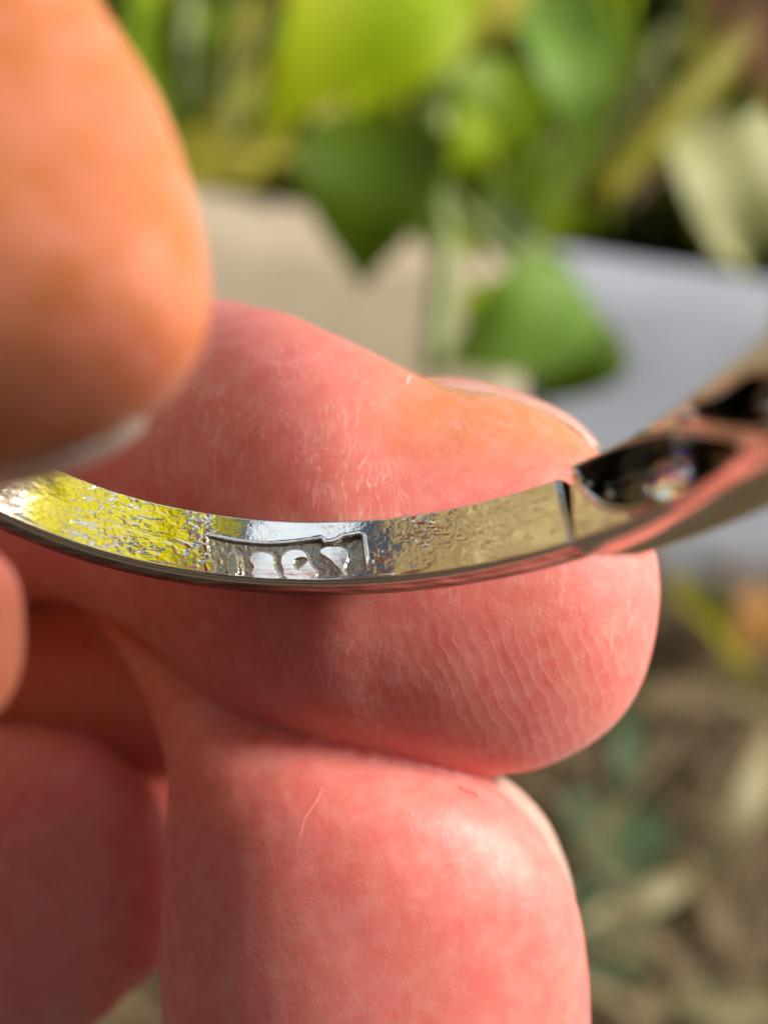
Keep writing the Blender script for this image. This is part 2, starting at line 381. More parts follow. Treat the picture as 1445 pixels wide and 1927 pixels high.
for b, t_, d_, w_, m_ in (((835, 300), (760, 395), 34, 70, M_mid), ((840, 420), (905, 505), 33, 60, M_lime), ((1000, 470), (1065, 600), 32, 80, M_mid), ((600, 250), (560, 345), 36, 60, M_mid),
                          ((1100, 330), (1150, 440), 36, 70, M_mint), ((905, 215), (850, 330), 33, 90, M_lime), ((640, 180), (600, 300), 36, 80, M_olive), ((1060, 560), (1120, 700), 29, 70, M_lime)):
    leaf(pl, b, t_, d_, w_, m_, 0, .4)
# right plant with a stout stalk
p2 = empty('stalky_plant', foot(1250, 250, 60)); tag(p2, 'plant with stout olive stalk and pale khaki leaf above the grey kerb', 'plant')
stem(p2, [(1600, -150, 2), (1440, 30, 1), (1260, 210, 0), (1110, 380, 0)], 32, 40, M_olive, 'stalk', .9)
stem(p2, [(1290, 90, 6), (1330, 260, 5), (1380, 420, 5)], 38, 14, M_olive)
leaf(p2, (1250, 190), (1400, 540), 35, 170, M_khaki, 0, .2, belly=.5)
leaf(p2, (1490, 230), (1330, 500), 36, 200, M_khaki, 0, .3, belly=.5)
leaf(p2, (1480, 340), (1300, 440), 36, 120, M_yel, 0, .3)
# left blades
p3 = empty('grass_tuft', foot(330, 200, 62)); tag(p3, 'tuft of long green grass blades beside the thumb above the beige kerb', 'grass tuft')
for b, t, wpx, mt in (((330, 330), (540, -60), 44, M_olive), ((300, 260), (250, -80), 60, M_mid), ((360, 300), (360, -90), 44, M_pale),
                      ((320, 300), (450, -40), 40, M_mid), ((250, 200), (300, -60), 46, M_lime), ((400, 300), (560, 20), 30, M_olive),
                      ((200, 330), (240, -20), 60, M_mid), ((430, 320), (440, -80), 26, M_pale)):
    o = leaf(p3, b, t, 48, wpx, mt, 3, .3, belly=.35); o.name = 'blade'
p4 = empty('tall_grass', foot(1250, 200, 66)); tag(p4, 'tall olive and straw coloured grass blades behind the khaki leaf', 'grass tuft')
for k in range(22):
    x = random.uniform(1050, 1480); y = random.uniform(250, 420); dx = random.gauss(120, 160)
    leaf(p4, (x, y), (x + dx, y - random.uniform(220, 480)), random.uniform(44, 58), random.uniform(16, 40), random.choice([M_olive, M_khaki, M_yel, M_mid, M_straw]), 3, .4, belly=.3).name = 'blade'
for k in range(16):
    x = random.uniform(560, 1080); y = random.uniform(200, 400); dx = random.gauss(30, 120)
    leaf(p3, (x - 250, y), (x - 250 + dx, y - random.uniform(220, 420)), random.uniform(46, 58), random.uniform(14, 34), random.choice([M_olive, M_pale, M_yel, M_mid]), 3, .4, belly=.3).name = 'blade'
yb = empty('fallen_grass', foot(450, 300, 44, ZT)); tag(yb, 'yellowed blade of grass lying across the top of the beige kerb', 'grass blade')
leaf(yb, (230, 318), (600, 285), 43, 75, M_yel, 0, .5, belly=.6, curl=.05).name = 'blade'
leaf(yb, (300, 340), (520, 330), 42, 42, M_yel, 0, .5, belly=.6, curl=.02).name = 'blade'
fl = empty('fallen_leaf', foot(565, 0, 60)); tag(fl, 'small orange leaf behind the lime leaf at the top', 'leaf')
leaf(fl, (520, -40), (610, 40), 46, 70, M_orange, 0, .2)

# undergrowth behind the kerb: nobody could count it
def scatter_leaves(n, place, size, mat, name, label, cat, face=(0, -.3, .6), loose=(.7, .7, .5)):
    V = []; Fc = []
    for _ in range(n):
        p, up = place(); s = size * random.uniform(.5, 1.4)
        d = np.array([random.gauss(0, 1), random.gauss(0, 1), random.gauss(0, .7) + up]); d /= np.linalg.norm(d)
        nn = np.array([random.gauss(f_, l_) for f_, l_ in zip(face, loose)])
        sd = np.cross(d, nn); sd /= np.linalg.norm(sd); nn = np.cross(sd, d)
        w_ = s * random.uniform(.18, .3); k = len(V)
        V += [p, p + d * s * .45 + sd * w_ + nn * w_ * .5, p + d * s * .5, p + d * s * .45 - sd * w_ + nn * w_ * .5, p + d * s - nn * s * .15]
        Fc += [(k, k + 1, k + 2), (k, k + 2, k + 3), (k + 1, k + 4, k + 2), (k + 2, k + 4, k + 3)]
    o = mesh_obj(name, V, Fc, mat); return tag(o, label, cat, kind='stuff')
kdir = (fr1 - fr0) / np.linalg.norm(fr1 - fr0)
def under_place():
    s = random.uniform(-70, 110); back = 4 + random.random() ** 1.5 * 110
    p = bk0 + kdir * s; q = np.array([-kdir[1], kdir[0], 0]); q = q if q[1] > 0 else -q
    p = p + q * back; hgt = min(62, 12 + back * .62)
    return np.array([p[0], p[1], random.random() ** .8 * hgt]), .2
scatter_leaves(9000, under_place, 6.5, M_under, 'undergrowth', 'dark green leaves and stems growing behind the kerb', 'undergrowth')
def under_far():
    s = random.uniform(-400, 400); y = random.uniform(150, 260)
    return np.array([s, y, random.random() * 90]), .1
scatter_leaves(5000, under_far, 16, M_under, 'hedge', 'dense dark hedge beyond the undergrowth', 'hedge')

# unseen foliage placed round the lens to block sky and colour the ring's reflections
def dome_place(az0, az1, r0, r1, top):
    def f():
        a = R_(random.uniform(az0, az1)); r = random.uniform(r0, r1)
        return np.array([math.sin(a) * r, math.cos(a) * r, random.random() ** .9 * top]), .1
    return f
scatter_leaves(2200, dome_place(-80, -42, 110, 150, 170), 17, M_gold, 'gold_reflector_shrubs', 'tall unseen golden shrubs added on the left to reflect in the ring', 'shrubs', (1.6, .1, .7), (.5, .5, .4))  # added out of view for the gold reflection in the band
scatter_leaves(4200, dome_place(125, 265, 170, 300, 330), 26, M_under, 'sky_block_trees', 'belt of unseen dark trees added behind the lens to block sky', 'trees')  # added out of view to cut the sky light on the hand
rp0 = to_world([-.4, -.1, 3.0])[0]
def over(az, el, r): return rp0 + r * np.array([math.sin(R_(az)) * math.cos(R_(el)), math.cos(R_(az)) * math.cos(R_(el)), math.sin(R_(el))])
ob = empty('leafy_branch', over(60, -20, 40)); tag(ob, 'branch of bright yellow green leaves hanging over the hand from the right', 'branch')
bp = [over(100, 66, 60), over(86, 66, 34), over(78, 66, 20), over(74, 70, 14)]
part('twig', tube_geo(catmull(bp, 6), .35), M_olive, ob)
for e0 in (35, 41, 48, 54, 61, 68, 75, 82):
    low_ = e0 < 45
    for a0 in np.arange(58 if low_ else 50, 79 if low_ else 86, 7.5 / max(.35, math.cos(R_(e0)))):
        a1, e1, r1 = a0 + random.uniform(-2, 2), e0 + random.uniform(-1.5, 1.5), random.uniform(13, 14.5)
        B = over(a1, e1 + 5, r1 + .4); T = over(a1 + random.uniform(-6, 6), e1 - (4 if low_ else 5), r1)
        lf_ = part('leaf', leaf_geo(B, T, random.uniform(2.0, 2.7), rp0 - B + np.array([random.gauss(0, 2) for _ in range(3)]), n=8, curl=.05), M_brown if low_ else M_lemon, ob)
        if low_: lf_['label'] = 'unseen pinkish brown leaf added for the skin reflection in the ring'  # low leaves are added to imitate skin reflected in the band
# dry grass on the ground in front of the kerb
def blade_geo(p, d, L, w_, bend):
    d = d / np.linalg.norm(d); sd = np.cross(d, [0, 0, 1.0]); sd /= np.linalg.norm(sd) + 1e-9; up = np.cross(sd, d)
    V = []; Fc = []
    for i in range(5):
        t = i / 4; c = p + d * L * t + up * bend * L * math.sin(t * math.pi); ww = w_ * (1 - t * .75)
        V += [c - sd * ww + up * ww * .3, c, c + sd * ww + up * ww * .3]
    for i in range(4):
        for k in range(2):
            a = i * 3 + k; Fc.append((a, a + 1, a + 4, a + 3))
    return V, Fc
V = []; Fc = []
for _ in range(5200):
    p = np.array([random.uniform(-40, 60), random.uniform(4, 44), random.uniform(.1, 1.6)])
    a = random.uniform(0, 6.283); g = blade_geo(p, np.array([math.cos(a), math.sin(a), random.gauss(.05, .15)]), random.uniform(3, 11), random.uniform(.08, .3), random.uniform(0, .15))
    k = len(V); V += g[0]; Fc += [tuple(i + k for i in f) for f in g[1]]
for _ in range(60):                           # longer stems in the litter
    x, y = random.uniform(1050, 1450), random.uniform(1180, 1930); p = ray_plane(x, y, random.uniform(1.5, 4)); a = random.gauss(2.0, 1.0)
    g = blade_geo(p, np.array([math.cos(a), math.sin(a), random.gauss(.05, .1)]), random.uniform(5, 14), random.uniform(.15, .36), random.uniform(0, .12))
    k = len(V); V += g[0]; Fc += [tuple(i + k for i in f) for f in g[1]]
tag(mesh_obj('dry_grass', V, Fc, M_straw), 'litter of dry brown straw on the soil before the kerb', 'dry grass', kind='stuff')
# the stalks and leaves that can be told apart on the ground, lower right
def ground_thing(name, label, cat, pieces, group=None):
    x, y = pieces[0][0]; e = empty(name, ray_plane(x, y, 0)); tag(e, label, cat, group)
    for b, t, wpx, mt, z, lf in pieces:
        B = ray_plane(*b, z); T = ray_plane(*t, z + .6); dd = np.linalg.norm(B - [0, 0, H])
        if lf: o = part('leaf' , leaf_geo(B, T, wpx / F * dd, np.array([0, -.2, 1.0]), curl=.06), mt, e)
        else: o = part('blade', leaf_geo(B, T, wpx / F * dd, np.array([0, -.2, 1.0]), curl=.03, belly=.3, fold=.4), mt, e)
    return e
ground_thing('low_weed', 'dull green weed leaves on the ground right of the lowest finger', 'weed',
             [((1150, 1500), (1160, 1700), 175, M_teal, 3, 1), ((1200, 1690), (1060, 1870), 150, M_teal, 2.5, 1), ((1190, 1330), (1165, 1530), 50, M_teal, 4, 0)])
ground_thing('yellow_straw', 'dull yellowish blade lying across the dull green weed', 'straw', [((1310, 1655), (1050, 1760), 40, M_dull, 4.5, 0)], 'straw blades lying on the ground')
ground_thing('straw_blade', 'long pale straw blade sloping down at the right edge', 'straw', [((1490, 1350), (1310, 1690), 52, M_dull, 4, 0)], 'straw blades lying on the ground')
ground_thing('straw_blade', 'greyish straw blade crossing under the pale one', 'straw', [((1300, 1540), (1380, 1850), 62, M_straw, 3, 0)], 'straw blades lying on the ground')
ground_thing('straw_blade', 'bent cream straw at the bottom right corner', 'straw', [((1260, 1890), (1500, 1900), 60, M_dull, 3, 0), ((1190, 1960), (1270, 1840), 50, M_straw, 3, 0)], 'straw blades lying on the ground')
ground_thing('straw_blade', 'tan straw blade level with the fingertip', 'straw', [((1190, 1330), (1430, 1310), 70, M_straw, 4, 0), ((1330, 1280), (1500, 1360), 60, M_dull, 4, 0)], 'straw blades lying on the ground')
ground_thing('straw_blade', 'dim straw blade leaning on the foot of the grey kerb', 'straw', [((1270, 1080), (1440, 1320), 60, M_olive, 5, 0)], 'straw blades lying on the ground')
ground_thing('orange_leaf', 'orange brown dead leaf at the foot of the grey kerb', 'leaf', [((1480, 1130), (1380, 1240), 110, M_orange, 5, 1)])

# ------------------------------------------------------------------ hand
NPHI = 44
def loft(st, sub=7, cap0=True):
    """stations: (xA, yA, xB, yB, depth, front radius, back radius)"""
    K = catmull(st, sub); rings = []
    for xa, ya, xb, yb, d, rf, rb in K:
        A, B = unp(xa, ya, d), unp(xb, yb, d); c = (A + B) / 2; n1 = (A - B) / 2; n2 = c / np.linalg.norm(c)
        ph = np.arange(NPHI) * 2 * math.pi / NPHI
        cs, sn = np.cos(ph), np.sin(ph)
        r2 = np.where(sn < 0, rf, rb)
        e = 1.0
        rings.append(c + np.outer(np.sign(cs) * np.abs(cs) ** e, n1) + np.outer(np.sign(sn) * np.abs(sn) ** e * r2, n2))
    V = np.vstack(rings + [rings[0].mean(0)[None], rings[-1].mean(0)[None]]); n = len(rings); Fc = []
    for i in range(n - 1):
        for k in range(NPHI):
            Fc.append((i * NPHI + k, i * NPHI + (k + 1) % NPHI, (i + 1) * NPHI + (k + 1) % NPHI, (i + 1) * NPHI + k))
    for k in range(NPHI):
        Fc.append((n * NPHI, (k + 1) % NPHI, k)); Fc.append((n * NPHI + 1, (n - 1) * NPHI + k, (n - 1) * NPHI + (k + 1) % NPHI))
    return V, Fc
index = loft([
    (-900, 500, -800, 1500, 6.2, .9, .8), (-300, 520, -250, 1260, 5.1, .62, .6), (100, 548, 60, 1130, 4.5, .58, .55), (380, 562, 250, 1185, 4.02, .60, .55),
    (520, 588, 410, 1318, 3.80, .62, .55), (640, 638, 560, 1388, 3.70, .63, .55), (740, 687, 700, 1424, 3.68, .62, .55), (830, 724, 850, 1450, 3.66, .60, .54),
    (950, 748, 985, 1450, 3.64, .57, .52), (1040, 782, 1080, 1416, 3.62, .53, .48), (1115, 840, 1160, 1358, 3.60, .46, .42),
    (1172, 910, 1208, 1280, 3.58, .36, .32), (1214, 990, 1233, 1195, 3.56, .22, .2), (1234, 1050, 1240, 1140, 3.55, .1, .1), (1240, 1085, 1242, 1110, 3.55, .03, .03)])
middle = loft([
    (150, 3200, 1500, 3200, 5.0, .8, .8), (330, 2500, 1180, 2500, 3.9, .7, .7), (322, 2100, 1112, 2100, 3.68, .64, .6), (306, 1927, 1106, 1927, 3.66, .63, .58), (304, 1800, 1098, 1800, 3.65, .61, .55),
    (308, 1690, 1076, 1690, 3.65, .59, .52), (312, 1600, 1034, 1600, 3.66, .56, .5), (316, 1530, 985, 1530, 3.68, .53, .47), (318, 1460, 905, 1460, 3.73, .48, .42),
    (306, 1400, 800, 1400, 3.84, .44, .40), (282, 1330, 690, 1350, 3.99, .40, .38), (240, 1250, 590, 1290, 4.18, .36, .34), (180, 1170, 480, 1220, 4.40, .30, .3), (120, 1100, 360, 1140, 4.65, .22, .2), (110, 1040, 240, 1060, 4.9, .08, .08)])
ringf = loft([
    (-1000, 1250, -900, 2300, 5.8, .8, .8), (-400, 1385, -420, 2080, 4.9, .62, .6), (-200, 1376, -180, 2040, 4.7, .6, .55), (0, 1368, 0, 1996, 4.55, .58, .5), (95, 1374, 110, 1958, 4.48, .54, .5),
    (180, 1396, 190, 1922, 4.42, .48, .45), (245, 1445, 245, 1870, 4.38, .38, .36), (292, 1505, 294, 1830, 4.35, .27, .25), (318, 1580, 320, 1765, 4.33, .14, .14), (328, 1640, 328, 1700, 4.33, .04, .04)])
thumb = loft([
    (-2900, -500, -2900, 1700, 2.6, .5, .5), (-2300, -640, -2700, 1400, 2.0, .45, .45), (-1100, -640, -2300, 1000, 1.75, .42, .40), (-280, -440, -1800, 640, 1.78, .42, .38), (60, -200, -1350, 450, 1.9, .42, .38), (175, -10, -1080, 420, 1.97, .43, .38), (300, 198, -980, 520, 1.98, .44, .38), (358, 385, -880, 650, 1.97, .43, .38),
    (384, 545, -760, 760, 1.96, .41, .37), (372, 655, -640, 840, 1.96, .37, .35), (322, 742, -500, 888, 1.97, .32, .30), (232, 820, -350, 906, 1.98, .24, .24), (130, 864, -200, 908, 1.98, .15, .16), (10, 886, -80, 900, 1.98, .05, .05)])
lobe = loft([
    (-800, 985, -900, 2400, 5.5, .8, .8), (-520, 960, -520, 1450, 3.0, .4, .45), (-260, 975, -260, 1410, 2.35, .30, .32), (-100, 998, -100, 1390, 2.2, .24, .26), (-15, 1036, -15, 1348, 2.16, .17, .18), (28, 1085, 28, 1290, 2.15, .10, .11), (43, 1150, 43, 1225, 2.15, .03, .03)])
palm = loft([(-1900, 500, -1900, 2300, 9.0, 1.6, 1.6), (-900, 620, -900, 2100, 6.8, 1.4, 1.2), (-300, 780, -300, 1780, 6.0, 1.15, 1.0), (100, 860, 100, 1640, 5.65, .95, .8), (330, 960, 330, 1560, 5.45, .75, .6), (470, 1080, 470, 1450, 5.3, .4, .4), (540, 1200, 540, 1330, 5.2, .1, .1)])
web = loft([(-100, 1000, -60, 1520, 5.4, .5, .5), (120, 1020, 150, 1500, 5.0, .42, .4), (260, 1110, 300, 1470, 4.7, .36, .35), (380, 1230, 420, 1450, 4.45, .3, .3), (500, 1310, 520, 1430, 4.25, .18, .18)])
thenar = loft([(-2500, -450, -2700, 1300, 2.1, .45, .45), (-2900, 0, -2700, 1700, 3.2, .7, .7), (-2500, 300, -2300, 2000, 5.0, 1.0, 1.0), (-1900, 500, -1800, 2000, 7.5, 1.2, 1.2), (-1200, 700, -1200, 1900, 8.2, 1.0, 1.0)])
HV = []; HF = []
for g in (index, middle, ringf, thumb, lobe, palm, web, thenar):
    k = len(HV); HV += list(g[0]); HF += [tuple(i + k for i in f) for f in g[1]]
org = unp(500, 1200, 3.8)
HV = (np.array(HV) - org) * [1, 1, -1]
me = bpy.data.meshes.new('hand'); me.from_pydata([tuple(v) for v in HV], [], HF); me.update()
bm = bmesh.new(); bm.from_mesh(me); bmesh.ops.recalc_face_normals(bm, faces=bm.faces); bm.to_mesh(me); bm.free()
tmp = bpy.data.objects.new('hand', me); C.objects.link(tmp)
md = tmp.modifiers.new('r', 'REMESH'); md.mode = 'VOXEL'; md.voxel_size = 0.021; md.use_smooth_shade = True
md = tmp.modifiers.new('s', 'SMOOTH'); md.factor = 0.5; md.iterations = 5
dg = bpy.context.evaluated_depsgraph_get()
hm = bpy.data.meshes.new_from_object(tmp.evaluated_get(dg)); hm.name = 'hand'
bpy.data.objects.remove(tmp); hm.materials.clear(); hm.materials.append(M_skin)
# soft creases and small folds of the skin, cut into the surface itself
nv = len(hm.vertices); co = np.empty(nv * 3); hm.vertices.foreach_get('co', co); co = co.reshape(-1, 3)
no = np.empty(nv * 3); hm.vertices.foreach_get('normal', no); no = no.reshape(-1, 3)
uu = co[:, 0] * .85 + co[:, 1] * .5; vv = co[:, 0] * -.5 + co[:, 1] * .85
disp = 0.005 * fbm2(co[:, 0] * 2.1 + co[:, 2], co[:, 1] * 2.1 - co[:, 2], 3, 3) + 0.0007 * fbm2(uu * 14 + co[:, 2] * 3, vv * 5, 2, 8)
co = co + no * disp[:, None]; hm.vertices.foreach_set('co', co.ravel()); hm.update()
hm.polygons.foreach_set('use_smooth', [True] * len(hm.polygons))
cc = co * [1, 1, -1] + org
pxx = CX + F * cc[:, 0] / cc[:, 2]; pyy = CY - F * cc[:, 1] / cc[:, 2]
tan = sstep(2.62, 2.45, cc[:, 2]) * sstep(1100, 900, pyy)
tan = np.maximum(tan, .95 * sstep(600, 860, pxx) * sstep(.05, .35, cc[:, 1]) * sstep(2.7, 2.9, cc[:, 2]))
tan = np.maximum(tan, .7 * sstep(380, 200, pxx) * sstep(1420, 1330, pyy) * sstep(1060, 1120, pyy))
idx = sstep(1470, 1420, pyy + .10 * np.maximum(900 - pxx, 0) * 0) * sstep(2.75, 2.85, cc[:, 2]) * sstep(4.4, 4.0, cc[:, 2])
onmid = sstep(0, 25, pyy - np.interp(pxx, [300, 500, 640, 780, 900, 1000], [1300, 1385, 1416, 1442, 1458, 1456]))
dry_ = np.clip(idx * (1 - onmid) + .12, 0, 1) * sstep(2.75, 2.85, cc[:, 2])
ridge_ = sstep(520, 860, pxx) * sstep(1090, 1200, pyy) * (1 - .8 * onmid) * sstep(2.7, 2.9, cc[:, 2])
for nm_, ar_ in (('dry', dry_), ('ridge', ridge_)):
    a_ = hm.attributes.new(nm_, 'FLOAT', 'POINT'); a_.data.foreach_set('value', ar_.astype(np.float32))
ta = hm.attributes.new('tan', 'FLOAT', 'POINT'); ta.data.foreach_set('value', tan.astype(np.float32))
hand = bpy.data.objects.new('hand', hm); C.objects.link(hand)
HM = Matrix.Translation(Vector(to_world(org)[0])) @ Matrix(MAT.tolist()).to_4x4()
hand.matrix_world = HM
tag(hand, 'pink hand pinching the ring between thumb and stacked fingertips', 'hand')

def nail(front, top, back, d, df, dt_, db, mat, thick=0.03, label=None):
    """three lines along the nail (flesh edge, crown, far edge) with their depths"""
    f, t, b = catmull(front, 8), catmull(top, 8), catmull(back, 8); V = []
    n = len(f)
    for i in range(n):
        e = math.sin(math.pi * min(1, max(0, i / (n - 1)))) ** .4
        K = np.array([unp(*f[i], d + df), unp(*t[i], d + dt_), unp(*b[i], d + db)])
        P = catmull(K, 5)
        V.append(P)
    V = np.array(V); m = V.shape[1]
    du = np.gradient(V, axis=0); dv = np.gradient(V, axis=1); N = np.cross(du, dv); N /= np.linalg.norm(N, axis=2, keepdims=True)
    if N[n // 2, m // 2, 1] < 0: N = -N
    V2 = V - N * thick
    A = np.vstack([V.reshape(-1, 3), V2.reshape(-1, 3)]); o2 = n * m; Fc = []
    for i in range(n - 1):
        for k in range(m - 1):
            q = (i * m + k, i * m + k + 1, (i + 1) * m + k + 1, (i + 1) * m + k)
            Fc.append(q); Fc.append(tuple(o2 + j for j in q[::-1]))
        for k in (0, m - 1):
            Fc.append((i * m + k, (i + 1) * m + k, o2 + (i + 1) * m + k, o2 + i * m + k))
    for k in range(m - 1):
        for i in (0, n - 1): Fc.append((i * m + k, i * m + k + 1, o2 + i * m + k + 1, o2 + i * m + k))
    A = (A - org) * [1, 1, -1]
    o = mesh_obj('fingernail', A, Fc, mat, hand)
    bm = bmesh.new(); bm.from_mesh(o.data); bmesh.ops.recalc_face_normals(bm, faces=bm.faces)
    bmesh.ops.bevel(bm, geom=[e for e in bm.edges if e.is_manifold and e.calc_face_angle(0) > 1.0], offset=.008, segments=2, affect='EDGES')
    bm.to_mesh(o.data); bm.free(); o.data.polygons.foreach_set('use_smooth', [True] * len(o.data.polygons))
    if label: o['label'] = label
    return o
nail([(795, 722), (870, 731), (950, 745), (1030, 772), (1085, 802), (1122, 840)], [(800, 707), (870, 711), (950, 729), (1035, 762), (1092, 798), (1128, 838)],
     [(800, 740), (870, 750), (950, 770), (1030, 800), (1090, 835), (1125, 870)], 3.64, -.16, .06, .55, M_nail, .028, 'pink fingernail of the upper finger seen edge on')
nail([(835, 1452), (900, 1490), (962, 1535), (1014, 1590), (1050, 1650), (1072, 1700)], [(930, 1450), (985, 1492), (1030, 1545), (1058, 1605), (1073, 1655), (1080, 1702)],
     [(880, 1480), (930, 1520), (970, 1570), (1000, 1620), (1020, 1670), (1030, 1710)], 3.68, -.2, .1, .5, M_nailw, .03, 'whitish fingernail of the lower finger')
nail([(-150, 878), (-40, 872), (50, 856), (130, 832), (200, 797), (245, 764)], [(-160, 906), (-40, 901), (60, 884), (145, 858), (220, 818), (262, 776)],
     [(-160, 895), (-40, 890), (50, 872), (135, 845), (205, 808), (250, 770)], 1.98, -.13, .0, .16, M_nailt, .03, 'pale free edge of the thumbnail')

# ------------------------------------------------------------------ ring
RP = [-0.39364, 0.47412, 1.96074, 0.52306, 0.08162, 0.2427, 0.29132, -0.01951, 0.01392, -0.06406, 0.02032, -0.01152]
RC = np.array(RP[:3]); W1, W2, DR = RP[5:8]; RR = 1.2
el, ro = RP[3], RP[4]
AX = np.array([math.sin(ro) * math.cos(el), math.cos(ro) * math.cos(el), math.sin(el)])
BK = np.array([0, 0, 1.0]); BK = BK - AX * (AX @ BK); BK /= np.linalg.norm(BK); SD = np.cross(AX, BK)
def ring_pt(th, v, h):
    """angle, place across the band, height towards the ring's centre"""
    th, v, h = np.broadcast_arrays(np.asarray(th, float), v, h)
    tt = np.clip(th, -1.7, 1.7)
    fade = np.where(np.abs(th) > 1.7, np.clip((math.pi - np.abs(th)) / (math.pi - 1.7), 0, 1), 1)
    off = (RP[8] * tt ** 2 + RP[9] * tt ** 3 + RP[10] * tt ** 4 + RP[11] * tt ** 5) * fade + .032 * sstep(1.05, 1.6, th) * sstep(math.pi, 2.2, th)
    r = RR - h
    return RC + (v + off)[..., None] * AX + (r * np.cos(th))[..., None] * BK + (r * np.sin(th))[..., None] * SD
TH_ = np.linspace(-1.9, 1.9, 1500)
def ring_inv(x, y, h=0.0):
    Q = ring_pt(TH_, 0.0, h); d = np.array([(x - CX) / F, (CY - y) / F, 1.0])
    n = np.cross(AX, d); n /= np.linalg.norm(n); i = np.abs(Q @ n).argmin()
    sol = np.linalg.lstsq(np.c_[AX, -d], -Q[i], rcond=None)[0]
    return TH_[i] * RR, sol[0]                 # arc length, across
ringo = empty('ring', to_world(RC + BK * RR)[0])
tag(ringo, 'white gold ring with hallmark stamped inside and jewelled shoulder, held in fingers', 'ring')
def ring_mesh(name, P, Fc, normals=None, parent=ringo, mat=M_metal, smooth=True):
    o = mesh_obj(name, to_world(P), Fc, mat, smooth=smooth, normals=normals)
    if parent is ringo: adopt(o, ringo)
    else: o.parent = parent               # the hallmark stands in world units
    return o
Z = 3.1413
def zz(L): return [ring_inv(360 + x / Z, 900 + y / Z) for x, y in L]
stamp = zz([(112, 352), (180, 366), (260, 381), (370, 394), (480, 399), (570, 396), (650, 387), (792, 366), (806, 392), (870, 386), (905, 372), (940, 352), (1030, 336), (1040, 345), (1032, 522), (990, 548), (935, 572), (800, 580), (640, 590), (480, 588), (300, 580), (150, 565), (118, 440)])
g1 = zz([(208, 572), (214, 500), (230, 452), (258, 434), (282, 448), (288, 500), (284, 572)])
g1b = zz([(292, 572), (290, 470), (300, 452), (312, 480), (314, 572)])
g2 = zz([(346, 588), (362, 545), (378, 522), (354, 498), (354, 468), (380, 444), (412, 434), (468, 436), (500, 456), (508, 490), (500, 512), (530, 575), (532, 592)])
g3 = zz([(540, 596), (552, 545), (538, 510), (545, 468), (580, 432), (622, 416), (674, 420), (702, 442), (708, 478), (718, 510), (750, 545), (744, 592)])
g3h = zz([(616, 492), (640, 474), (692, 468), (702, 490), (662, 520), (636, 544), (620, 520)])
g4 = zz([(768, 440), (792, 408), (850, 394), (932, 402), (954, 430), (942, 482), (916, 522), (916, 596), (890, 596), (888, 540), (862, 520), (836, 482)])
NU, NVV = 1150, 120
TH0, TH1 = -0.80, 0.94
th = np.linspace(TH0, TH1, NU); vv = np.linspace(-W1 / 2, W1 / 2, NVV)
T, Vv = np.meshgrid(th, vv, indexing='ij'); U = T * RR
s_st = sdf_poly(U, Vv, stamp)
gl = [chaikin(g1, 1), chaikin(g1b, 1), chaikin(g2), chaikin(g3), chaikin(g4)]
s_g = [sdf_poly(U, Vv, g) for g in gl]; s_g[3] = np.maximum(s_g[3], -sdf_poly(U, Vv, chaikin(g3h, 1)))
wx = U + 0.006 * fbm2(U * 40, Vv * 40, 2, 21); wy = Vv + 0.006 * fbm2(U * 40, Vv * 40, 2, 22)
ridged = lambda s, sx, sy, o=3: sum((1 - 2 * np.abs(noise2(wx * sx * 2 ** i, wy * sy * 2 ** i, s + i))) * .5 ** i for i in range(o))
rough_L = sstep(-.66, -.56, U) * sstep(-.14, -.24, U)               # crumbly patch
rough_M = sstep(-.27, -.20, U) * sstep(-.10, -.15, U)               # swirls beside the stamp
rough_R = sstep(.40, .44, U) * sstep(.53, .48, U) * (.5 + .5 * sstep(.06, -.03, Vv))
worm = sstep(.50, .55, U) * sstep(.84, .72, U) * (0.35 + .65 * sstep(-.06, .02, Vv))
smth = sstep(.74, .84, U)
h = 0.0015 * fbm2(U * 7, Vv * 9, 2, 1)
h = h + rough_L * (0.0006 + .0003 * sstep(-.30, -.46, U)) * ridged(31, 22, 44, 2) + rough_M * .0013 * ridged(41, 30, 30, 2)
h = h + rough_R * .0010 * fbm2(wx * 34, wy * 34, 2, 51) + worm * .0010 * ridged(61, 46, 60, 2) + smth * .0008 * fbm2(U * 26, Vv * 60, 3, 71)
h = h + 0.00012 * fbm2(U * 90, Vv * 90, 2, 81)
lump = fbm2(wx * 30, wy * 30, 2, 91)
inst = sstep(.0022, -.0022, s_st + .002 * lump * 0 + .0012 * fbm2(U * 60, Vv * 60, 2, 95))
deep = (.0060 + .016 * sstep(.10, .40, U) * sstep(-.06, .04, Vv)) * (.35 + .65 * sstep(-.17, -.05, U))
floor_ = -deep + .0012 * fbm2(wx * 55, wy * 55, 3, 101)
h = h * (1 - inst) + floor_ * inst
# raised lip round the punch mark
h = h + .0030 * np.exp(-((s_st - .008) / .006) ** 2) * sstep(-.08, .0, Vv)
for s_, top in zip(s_g, (-.0005, -.002, -.0004, -.0004, -.0012)):
    r = sstep(.0020, -.0018, s_ + .0010 * fbm2(U * 70, Vv * 70, 2, 111))
    tex = .00012 * fbm2(U * 30, Vv * 30, 2, 121) if top > -.002 else .0004 * ridged(131, 26, 30, 2)
    h = h * (1 - r) + (top + tex) * r
# lower rim runs flat and bright
rim = sstep(-W1 / 2 + .022, -W1 / 2 + .014, Vv + .004 * noise2(U * 9, U * 0, 5)); h = h * (1 - rim)
ch = np.minimum(sstep(0, .010, Vv + W1 / 2), 1) * np.minimum(sstep(0, .012, W1 / 2 - Vv), 1)
h = h - .014 * (1 - ch)
cut = TH1 - 0.040 * (vv / W1 + .5)   # the band ends on a slight slant
T2 = TH0 + (T - TH0) * ((cut[None, :] - TH0) / (TH1 - TH0))
h = h - .02 * sstep(TH1 - .007, TH1, T)
PI_ = ring_pt(T2, Vv, h)
